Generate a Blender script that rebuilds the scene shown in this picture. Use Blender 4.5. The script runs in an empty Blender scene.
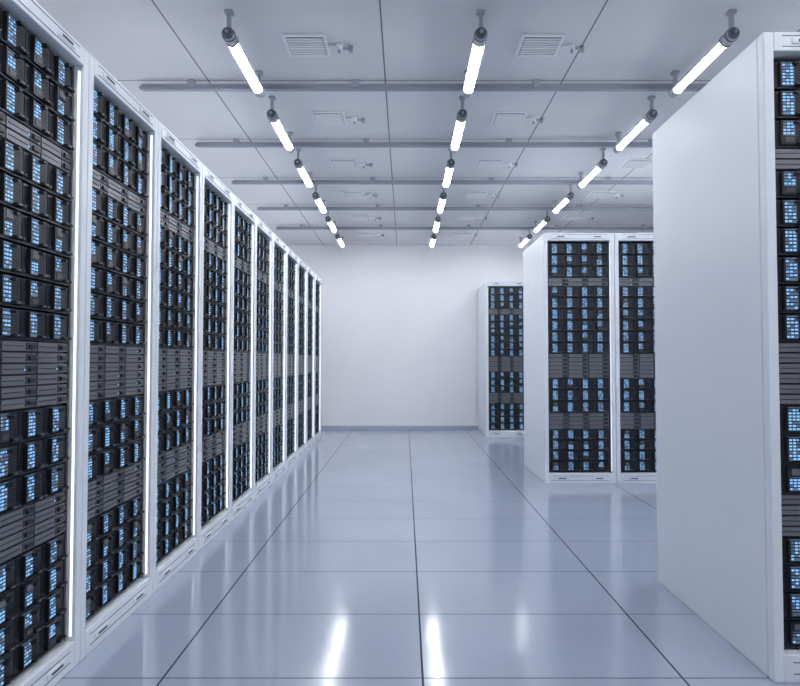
import bpy, bmesh, math, random
from mathutils import Vector, Matrix
scene=bpy.context.scene
CAMH=1.0; F=610.0; HC=2.71

# ---------------- materials ----------------
def new_mat(name):
    m=bpy.data.materials.new(name); m.use_nodes=True
    nt=m.node_tree; b=nt.nodes['Principled BSDF']
    return m,nt,b
def simple(name,col,rough=.5,metal=0.,emit=None,es=0.):
    m,nt,b=new_mat(name)
    b.inputs['Base Color'].default_value=(*col,1)
    b.inputs['Roughness'].default_value=rough
    b.inputs['Metallic'].default_value=metal
    if emit:
        b.inputs['Emission Color'].default_value=(*emit,1); b.inputs['Emission Strength'].default_value=es
    return m
M_white=simple('rack_white_paint',(.80,.835,.90),.34)
M_black=simple('chassis_black',(.010,.012,.017),.38)
M_dark=simple('blade_dark_metal',(.020,.024,.036),.35,.3)
M_slot=simple('vent_slot_black',(.004,.004,.006),.6)
M_bay=simple('drive_bay_grey',(.17,.175,.20),.35,.3)
M_bayd=simple('drive_bay_face',(.07,.075,.09),.35,.3)
M_plate=simple('blade_status_plate',(.17,.24,.34),.3,.2,(.18,.36,.62),.06)
M_led=simple('led_blue',(.15,.35,.6),.3,0,(.26,.55,.92),.9)
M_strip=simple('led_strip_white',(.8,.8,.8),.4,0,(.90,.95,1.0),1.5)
M_seam=simple('seam_shadow_gap',(.10,.11,.14),.7)
RM=[M_white,M_black,M_dark,M_slot,M_bay,M_plate,M_led,M_strip,M_seam,M_bayd]
WHITE,BLACK,DARK,SLOT,BAY,PLATE,LED,STRIP,SEAM,BAYD=range(10)
M_tube=simple('tube_glow',(1,1,1),.3,0,(.945,.975,1.0),61.)
M_steel=simple('brushed_steel',(.45,.47,.52),.35,.6)
M_cap=simple('lamp_cap_dark',(.13,.14,.17),.3,.5)
M_refl=simple('lamp_housing_white',(.75,.76,.8),.4)
M_rail=simple('rail_aluminium',(.34,.36,.42),.38,.35)
M_vent=simple('vent_white',(.88,.88,.92),.4)
M_ventd=simple('vent_slot_grey',(.10,.11,.14),.5)

def lines_mat(name,axes,base,dark,rough,noise_amt=.04,rough_noise=.05,bump=.0,spec=.5):
    m,nt,b=new_mat(name); L=nt.links
    tc=nt.nodes.new('ShaderNodeTexCoord'); sep=nt.nodes.new('ShaderNodeSeparateXYZ')
    L.new(tc.outputs['Object'],sep.inputs[0])
    prev=None
    def mth(op,a,bv=None):
        n=nt.nodes.new('ShaderNodeMath'); n.operation=op
        for i,v in enumerate((a,bv)):
            if v is None: continue
            if isinstance(v,(int,float)): n.inputs[i].default_value=v
            else: L.new(v,n.inputs[i])
        return n.outputs[0]
    for ax,off,p,w,s in axes:
        t=mth('SUBTRACT',sep.outputs[ax],off)
        t=mth('DIVIDE',t,p); t=mth('ADD',t,500.5); t=mth('FRACT',t)
        t=mth('SUBTRACT',t,.5); t=mth('ABSOLUTE',t)
        t=mth('LESS_THAN',t,w/2/p); t=mth('MULTIPLY',t,s)
        prev=t if prev is None else mth('MAXIMUM',prev,t)
    n=nt.nodes.new('ShaderNodeTexNoise'); n.inputs['Scale'].default_value=1.3; n.inputs['Detail'].default_value=6
    L.new(tc.outputs['Object'],n.inputs['Vector'])
    cr=nt.nodes.new('ShaderNodeValToRGB')
    cr.color_ramp.elements[0].position=.3; cr.color_ramp.elements[1].position=.7
    cr.color_ramp.elements[0].color=(*[c*(1-noise_amt) for c in base],1)
    cr.color_ramp.elements[1].color=(*[min(1,c*(1+noise_amt)) for c in base],1)
    L.new(n.outputs['Fac'],cr.inputs[0])
    mx=nt.nodes.new('ShaderNodeMix'); mx.data_type='RGBA'
    mx.inputs[7].default_value=(*dark,1)
    L.new(cr.outputs[0],mx.inputs[6])
    if prev is not None: L.new(prev,mx.inputs[0])
    else: mx.inputs[0].default_value=0
    L.new(mx.outputs[2],b.inputs['Base Color'])
    r=nt.nodes.new('ShaderNodeMapRange'); r.inputs[1].default_value=.3; r.inputs[2].default_value=.7
    r.inputs[3].default_value=max(0,rough-rough_noise); r.inputs[4].default_value=rough+rough_noise
    n2=nt.nodes.new('ShaderNodeTexNoise'); n2.inputs['Scale'].default_value=5; n2.inputs['Detail'].default_value=4
    L.new(tc.outputs['Object'],n2.inputs['Vector'])
    L.new(n2.outputs['Fac'],r.inputs[0])
    if prev is not None:
        rr=mth('MULTIPLY',prev,.5); rr=mth('ADD',r.outputs[0],rr); L.new(rr,b.inputs['Roughness'])
        sp=mth('MULTIPLY',prev,-spec); sp=mth('ADD',sp,spec); L.new(sp,b.inputs['Specular IOR Level'])
    else:
        L.new(r.outputs[0],b.inputs['Roughness']); b.inputs['Specular IOR Level'].default_value=spec
    if bump:
        bp=nt.nodes.new('ShaderNodeBump'); bp.inputs['Strength'].default_value=bump; bp.inputs['Distance'].default_value=.01
        n3=nt.nodes.new('ShaderNodeTexNoise'); n3.inputs['Scale'].default_value=9
        L.new(tc.outputs['Object'],n3.inputs['Vector'])
        L.new(n3.outputs['Fac'],bp.inputs['Height']); L.new(bp.outputs[0],b.inputs['Normal'])
    return m
M_floor=lines_mat('floor_tiles',[(0,.056,.82,.0068,.95),(1,1.955,.487,.0068,.8)],(.36,.41,.52),(.025,.03,.055),.135,.05,.04,.045,1.0)
M_ceil=lines_mat('ceiling_panels',[(0,-.12,1.08,.008,.85),(1,3.67,.985,.008,.8)],(.775,.77,.805),(.10,.10,.13),.5,.03,.05)
M_wall=lines_mat('wall_plaster',[],(.91,.90,.925),(.5,.5,.5),.5,.02,.05)
M_base=simple('baseboard_paint',(.42,.47,.58),.4)

# ---------------- mesh builder ----------------
class MB:
    def __init__(s): s.v=[];s.f=[];s.m=[];s.sm=[]
    def box(s,x0,x1,y0,y1,z0,z1,mi=0):
        o=len(s.v)
        s.v+=[(x,y,z) for z in(z0,z1) for y in(y0,y1) for x in(x0,x1)]
        for f in((0,2,3,1),(4,5,7,6),(0,1,5,4),(2,6,7,3),(0,4,6,2),(1,3,7,5)):
            s.f.append([o+i for i in f]); s.m.append(mi); s.sm.append(False)
    def bbox(s,x0,x1,y0,y1,z0,z1,mi=0,b=.004,seg=2):
        bm=bmesh.new(); bmesh.ops.create_cube(bm,size=1)
        for v in bm.verts:
            v.co=Vector(((x0+x1)/2+v.co.x*(x1-x0),(y0+y1)/2+v.co.y*(y1-y0),(z0+z1)/2+v.co.z*(z1-z0)))
        bmesh.ops.bevel(bm,geom=bm.edges[:],offset=b,segments=seg,affect='EDGES',profile=.5)
        s.add(bm,mi)
    def add(s,bm,mi,smooth=False):
        o=len(s.v); bm.verts.ensure_lookup_table(); bm.verts.index_update()
        s.v+=[tuple(v.co) for v in bm.verts]
        for f in bm.faces:
            s.f.append([o+v.index for v in f.verts]); s.m.append(mi); s.sm.append(smooth and len(f.verts)==4)
        bm.free()
    def cyl(s,p0,p1,r0,r1,mi=0,n=20):
        p0=Vector(p0);p1=Vector(p1);d=p1-p0
        bm=bmesh.new(); bmesh.ops.create_cone(bm,cap_ends=True,segments=n,radius1=r0,radius2=r1,depth=d.length)
        q=Vector((0,0,1)).rotation_difference(d)
        bmesh.ops.transform(bm,matrix=Matrix.Translation((p0+p1)/2)@q.to_matrix().to_4x4(),verts=bm.verts)
        s.add(bm,mi,True)
    def mesh(s,name,mats):
        me=bpy.data.meshes.new(name); me.from_pydata(s.v,[],s.f)
        for m in mats: me.materials.append(m)
        me.polygons.foreach_set('material_index',s.m); me.polygons.foreach_set('use_smooth',s.sm); me.update()
        return me
def put(name,me,loc=(0,0,0),rz=0):
    o=bpy.data.objects.new(name,me); o.location=loc; o.rotation_euler=(0,0,rz)
    scene.collection.objects.link(o); return o

# ---------------- server rack ----------------
W=.582; D=.88; RH=2.055; PW=.033
def make_rack(seed):
    rnd=random.Random(seed)
    b=MB()
    for x0,x1 in((0,PW),(W-PW,W)):
        b.bbox(x0,x1,0,.035,0,RH,WHITE,.004)
        b.box(x0+.003,x1-.003,.034,.038,.01,RH-.01,SEAM)
        b.bbox(x0,x1,.037,D,0,RH,WHITE,.004)
    b.bbox(PW,W-PW,.0,.06,RH-.062,RH,WHITE,.003)
    b.bbox(PW,W-PW,.0,.06,0,.085,WHITE,.003)
    b.bbox(PW-.002,W-PW+.002,.06,D-.01,RH-.03,RH-.004,WHITE,.003)
    b.bbox(PW-.002,W-PW+.002,D-.02,D-.001,.0,RH-.03,WHITE,.003)
    for zc in(RH-.03,.045):
        b.box(.06,W-.06,-.0012,.004,zc-.0185,zc-.0165,SEAM)
        b.box(.06,W-.06,-.0012,.004,zc+.0165,zc+.0185,SEAM)
        for s in(.09,W-.19):
            b.bbox(s,s+.10,-.005,.004,zc-.010,zc+.010,WHITE,.003)
            b.box(s+.02,s+.08,-.0062,-.004,zc-.004,zc+.004,SEAM)
    z0,z1=.09,1.985
    xi0,xi1=PW,W-PW
    b.box(xi0,xi1,.10,D-.06,z0,z1,BLACK)
    for x in(xi0+.001,xi1-.009):
        b.box(x,x+.008,.036,.10,z0,z1,BLACK)
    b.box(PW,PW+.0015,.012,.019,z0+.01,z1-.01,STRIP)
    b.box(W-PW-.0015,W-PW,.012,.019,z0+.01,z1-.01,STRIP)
    X0=xi0+.010; X1=xi1-.010
    def blades(za,zb,rows):
        h=(zb-za)/rows; n=4; w=(X1-X0)/n
        for r in range(rows):
            a=za+r*h
            b.box(X0,X1,.045,.10,a+.001,a+h-.003,BLACK)
            b.box(X0,X1,.030,.046,a+.001,a+.005,DARK)
            for c in range(n):
                x=X0+c*w
                b.box(x+.002,x+w-.002,.036,.046,a+.007,a+h-.006,DARK)
                k=7
                for i in range(k):
                    zz=a+.025+(h-.036)*i/k
                    b.box(x+.005,x+.022,.0352,.037,zz,zz+(h-.04)/k*.5,SLOT)
                    b.box(x+.082,x+.114,.0352,.037,zz,zz+(h-.04)/k*.5,SLOT)
                b.box(x+.076,x+.116,.018,.037,a+.009,a+.017,BLACK)
                b.box(x+.082,x+.094,.0155,.019,a+.011,a+.015,BAY)
                b.box(x+.102,x+.110,.0155,.019,a+.011,a+.015,BAYD)
                pl=.042
                xa=x+.031
                za0=a+.012; za1=a+h-.008
                t=rnd.random()
                if t<.20: za0=a+.012+(h-.025)*.42
                elif t<.34: za1=a+.012+(h-.025)*.60
                b.box(xa,xa+pl,.030,.037,za0,za1,PLATE)
                if za0>a+.02:
                    b.box(xa+.002,xa+pl,.026,.037,a+.010,za0-.003,BLACK)
                    b.box(xa+.008,xa+pl-.006,.0245,.027,a+.017,za0-.009,BAYD)
                elif za1<a+h-.016:
                    b.box(xa+.002,xa+pl,.026,.037,za1+.003,a+h-.008,BLACK)
                    b.box(xa+.008,xa+pl-.006,.0245,.027,za1+.008,a+h-.013,BAY)
                b.box(xa-.006,xa,.024,.037,a+.010,a+h-.008,BLACK)
                m=max(2,int(round((za1-za0)/.0115)))
                for i in range(m):
                    zz=za0+.003+(za1-za0-.005)*i/m
                    b.box(xa+.002,xa+pl-.002,.0290,.0305,zz+.0066,zz+.0094,SLOT)
                    for j in range(3):
                        if rnd.random()<.38: continue
                        xx=xa+.004+j*.013
                        b.box(xx,xx+.0075,.0285,.0305,zz,zz+.0055,LED)
                b.box(xa+pl-.008,xa+pl+.006,.012,.031,a+h-.020,a+h-.012,BLACK)
    def bays(za,zb,rows,cols=3):
        h=(zb-za)/rows; w=(X1-X0)/cols
        b.box(X0,X1,.046,.10,za,zb-.001,BLACK)
        for r in range(rows):
            for c in range(cols):
                x=X0+c*w; a=za+r*h
                b.box(x+.004,x+w-.004,.034,.047,a+.003,a+h-.003,BAY)
                b.box(x+w*.66,x+w-.008,.0325,.035,a+.006,a+h-.006,BAYD)
                b.box(x+w*.72,x+w-.014,.026,.033,a+.010,a+h-.012,BLACK)
                b.box(x+.010,x+w*.60,.0325,.035,a+h*.5-.001,a+h*.5+.001,SLOT)
                if rnd.random()<.3: b.box(x+w*.62,x+w*.645,.0325,.035,a+.012,a+.017,LED)
    blades(.095,.44,4)
    bays(.44,.575,4)
    blades(.575,.86,3)
    bays(.86,1.06,6)
    blades(1.06,1.62,6)
    bays(1.62,1.69,2)
    blades(1.69,1.98,3)
    return b.mesh('server_rack',RM)
racks=[make_rack(s) for s in (3,8,21,34)]
P=.585
for i in range(-5,10):
    put('server_rack',racks[(i*3)%4],(-1.08,2.06+P*i,0),math.pi/2)
for row_y,n,x in((1.925,5,1.148),(5.0,5,1.142),(8.06,5,1.07)):
    for i in range(n):
        put('server_rack',racks[(i*3+int(row_y))%4],(x+P*i,row_y,0),0)

# ---------------- room ----------------
XL,XR,YF,YB=-2.06,4.6,-2.2,8.98
def slab(name,x0,x1,y0,y1,z0,z1,mat):
    b=MB(); b.box(x0,x1,y0,y1,z0,z1); return put(name,b.mesh(name,[mat]))
slab('floor',XL,XR,YF,YB,-.1,0,M_floor)
slab('ceiling',XL,XR,YF,YB,HC,HC+.1,M_ceil)
slab('wall_back',XL-.1,XR+.1,YB,YB+.1,-.1,HC+.1,M_wall)
slab('wall_left',XL-.1,XL,YF,YB,-.1,HC+.1,M_wall)
slab('wall_right',XR,XR+.1,YF,YB,-.1,HC+.1,M_wall)
slab('wall_front',XL-.1,XR+.1,YF-.1,YF,-.1,HC+.1,M_wall)
slab('baseboard_back',XL,XR,YB-.012,YB,0,.05,M_base)

# ---------------- ceiling rails ----------------
def rail():
    b=MB()
    b.bbox(-1.6,4.2,-.016,.016,0,.010,0,.003)
    b.bbox(-1.6,4.2,-.010,.010,.008,.028,0,.003)
    b.bbox(-1.6,4.2,-.016,.016,.026,.035,0,.003)
    b.cyl((-1.6,0,.016),(-1.615,0,.016),.016,.012,0,16)
    for x in(-1.3,-.3,.8,1.9,3.0,4.0): b.bbox(x-.02,x+.02,-.020,.020,.01,HC-2.648,0,.003)
    return b.mesh('ceiling_rail',[M_rail])
rm=rail()
for k in range(-4,5): put('ceiling_rail',rm,(0,3.67+.985*k,2.648))

# ---------------- tube lamps ----------------
def lamp():
    b=MB(); Ln=.69; r=.0215
    b.cyl((0,.05,0),(0,Ln-.05,0),r,r,0,24)
    b.cyl((0,.012,0),(0,.085,0),r*1.4,r*1.4,1,24)
    b.cyl((0,0,0),(0,.012,0),r*.9,r*1.4,2,24)
    b.cyl((0,-.012,0),(0,0,0),r*.35,r*.4,1,12)
    b.cyl((0,.030,0),(0,.040,0),r*1.52,r*1.52,2,24)
    b.cyl((0,.080,0),(0,.088,0),r*1.52,r*1.52,2,24)
    b.cyl((0,Ln-.075,0),(0,Ln-.012,0),r*1.4,r*1.4,1,24)
    b.cyl((0,Ln-.012,0),(0,Ln,0),r*1.4,r*.9,2,24)
    n=12; o=len(b.v); R=r*1.18; R2=r*1.45
    for y in(.070,Ln-.070):
        for RR in(R,R2):
            for i in range(n+1):
                a=math.radians(-12)+math.radians(204)*i/n
                b.v.append((RR*math.cos(a),y,RR*math.sin(a)))
    k=n+1
    for i in range(n):
        for q in((o+i,o+i+1,o+2*k+i+1,o+2*k+i),(o+k+i,o+3*k+i,o+3*k+i+1,o+k+i+1)):
            b.f.append(list(q)); b.m.append(3); b.sm.append(True)
    for i in(0,n):
        b.f.append([o+i,o+k+i,o+3*k+i,o+2*k+i]); b.m.append(3); b.sm.append(False)
    for y in(.035,Ln-.035):
        b.bbox(-.009,.009,y-.012,y+.012,r*1.1,.105,1,.002)
        b.bbox(-.02,.02,y-.018,y+.018,.103,.12,1,.003)
    return b.mesh('tube_lamp',[M_tube,M_steel,M_cap,M_refl])
lm=lamp(); LZ=HC-.12
for k in range(-4,6):
    if k==-1: continue
    y=2.90+.965*k
    for x in(-.86,.37,1.595,2.785,3.995):
        if (k<-1 and x>3) or (k>=4 and x>2): continue
        put('tube_lamp',lm,(x,y,LZ))

# ---------------- ceiling vents ----------------
def vent():
    b=MB(); s=.115
    b.bbox(-s,s,-s,s,-.012,0,0,.004)
    b.box(-s+.018,s-.018,-s+.018,s-.018,-.0135,-.011,1)
    for i in range(8):
        y=-s+.03+i*(2*s-.06)/7
        b.box(-s+.02,s-.02,y-.0065,y+.0065,-.018,-.012,0)
    b.bbox(s,s+.05,-.01,.01,-.018,-.006,0,.003)
    b.cyl((s+.06,0,0),(s+.06,0,-.03),.022,.016,0,16)
    b.cyl((s+.06,0,-.03),(s+.06,0,-.045),.008,.008,2,12)
    b.cyl((s+.06,0,-.015),(s+.12,.02,-.015),.007,.007,2,10)
    b.cyl((s+.12,.02,0),(s+.12,.02,-.03),.014,.012,2,14)
    return b.mesh('ceiling_vent',[M_vent,M_ventd,M_steel])
vm=vent()
for k in range(-3,6):
    for x in(-.53,.727,2.0,3.2):
        put('ceiling_vent',vm,(x,3.25+.985*k,HC))

# ---------------- camera ----------------
cam=bpy.data.cameras.new('camera'); co=bpy.data.objects.new('camera',cam); scene.collection.objects.link(co)
co.location=(0,0,CAMH); co.rotation_euler=(math.radians(90)+math.atan(18/F),0,0)
cam.lens=36*F/800; cam.sensor_width=36; cam.shift_x=-5/800; cam.clip_start=.02
scene.camera=co
w=bpy.data.worlds.new('world'); scene.world=w; w.use_nodes=True
w.node_tree.nodes['Background'].inputs[0].default_value=(.5,.6,.8,1); w.node_tree.nodes['Background'].inputs[1].default_value=.3
scene.view_settings.view_transform='Standard'
scene.view_settings.exposure=0
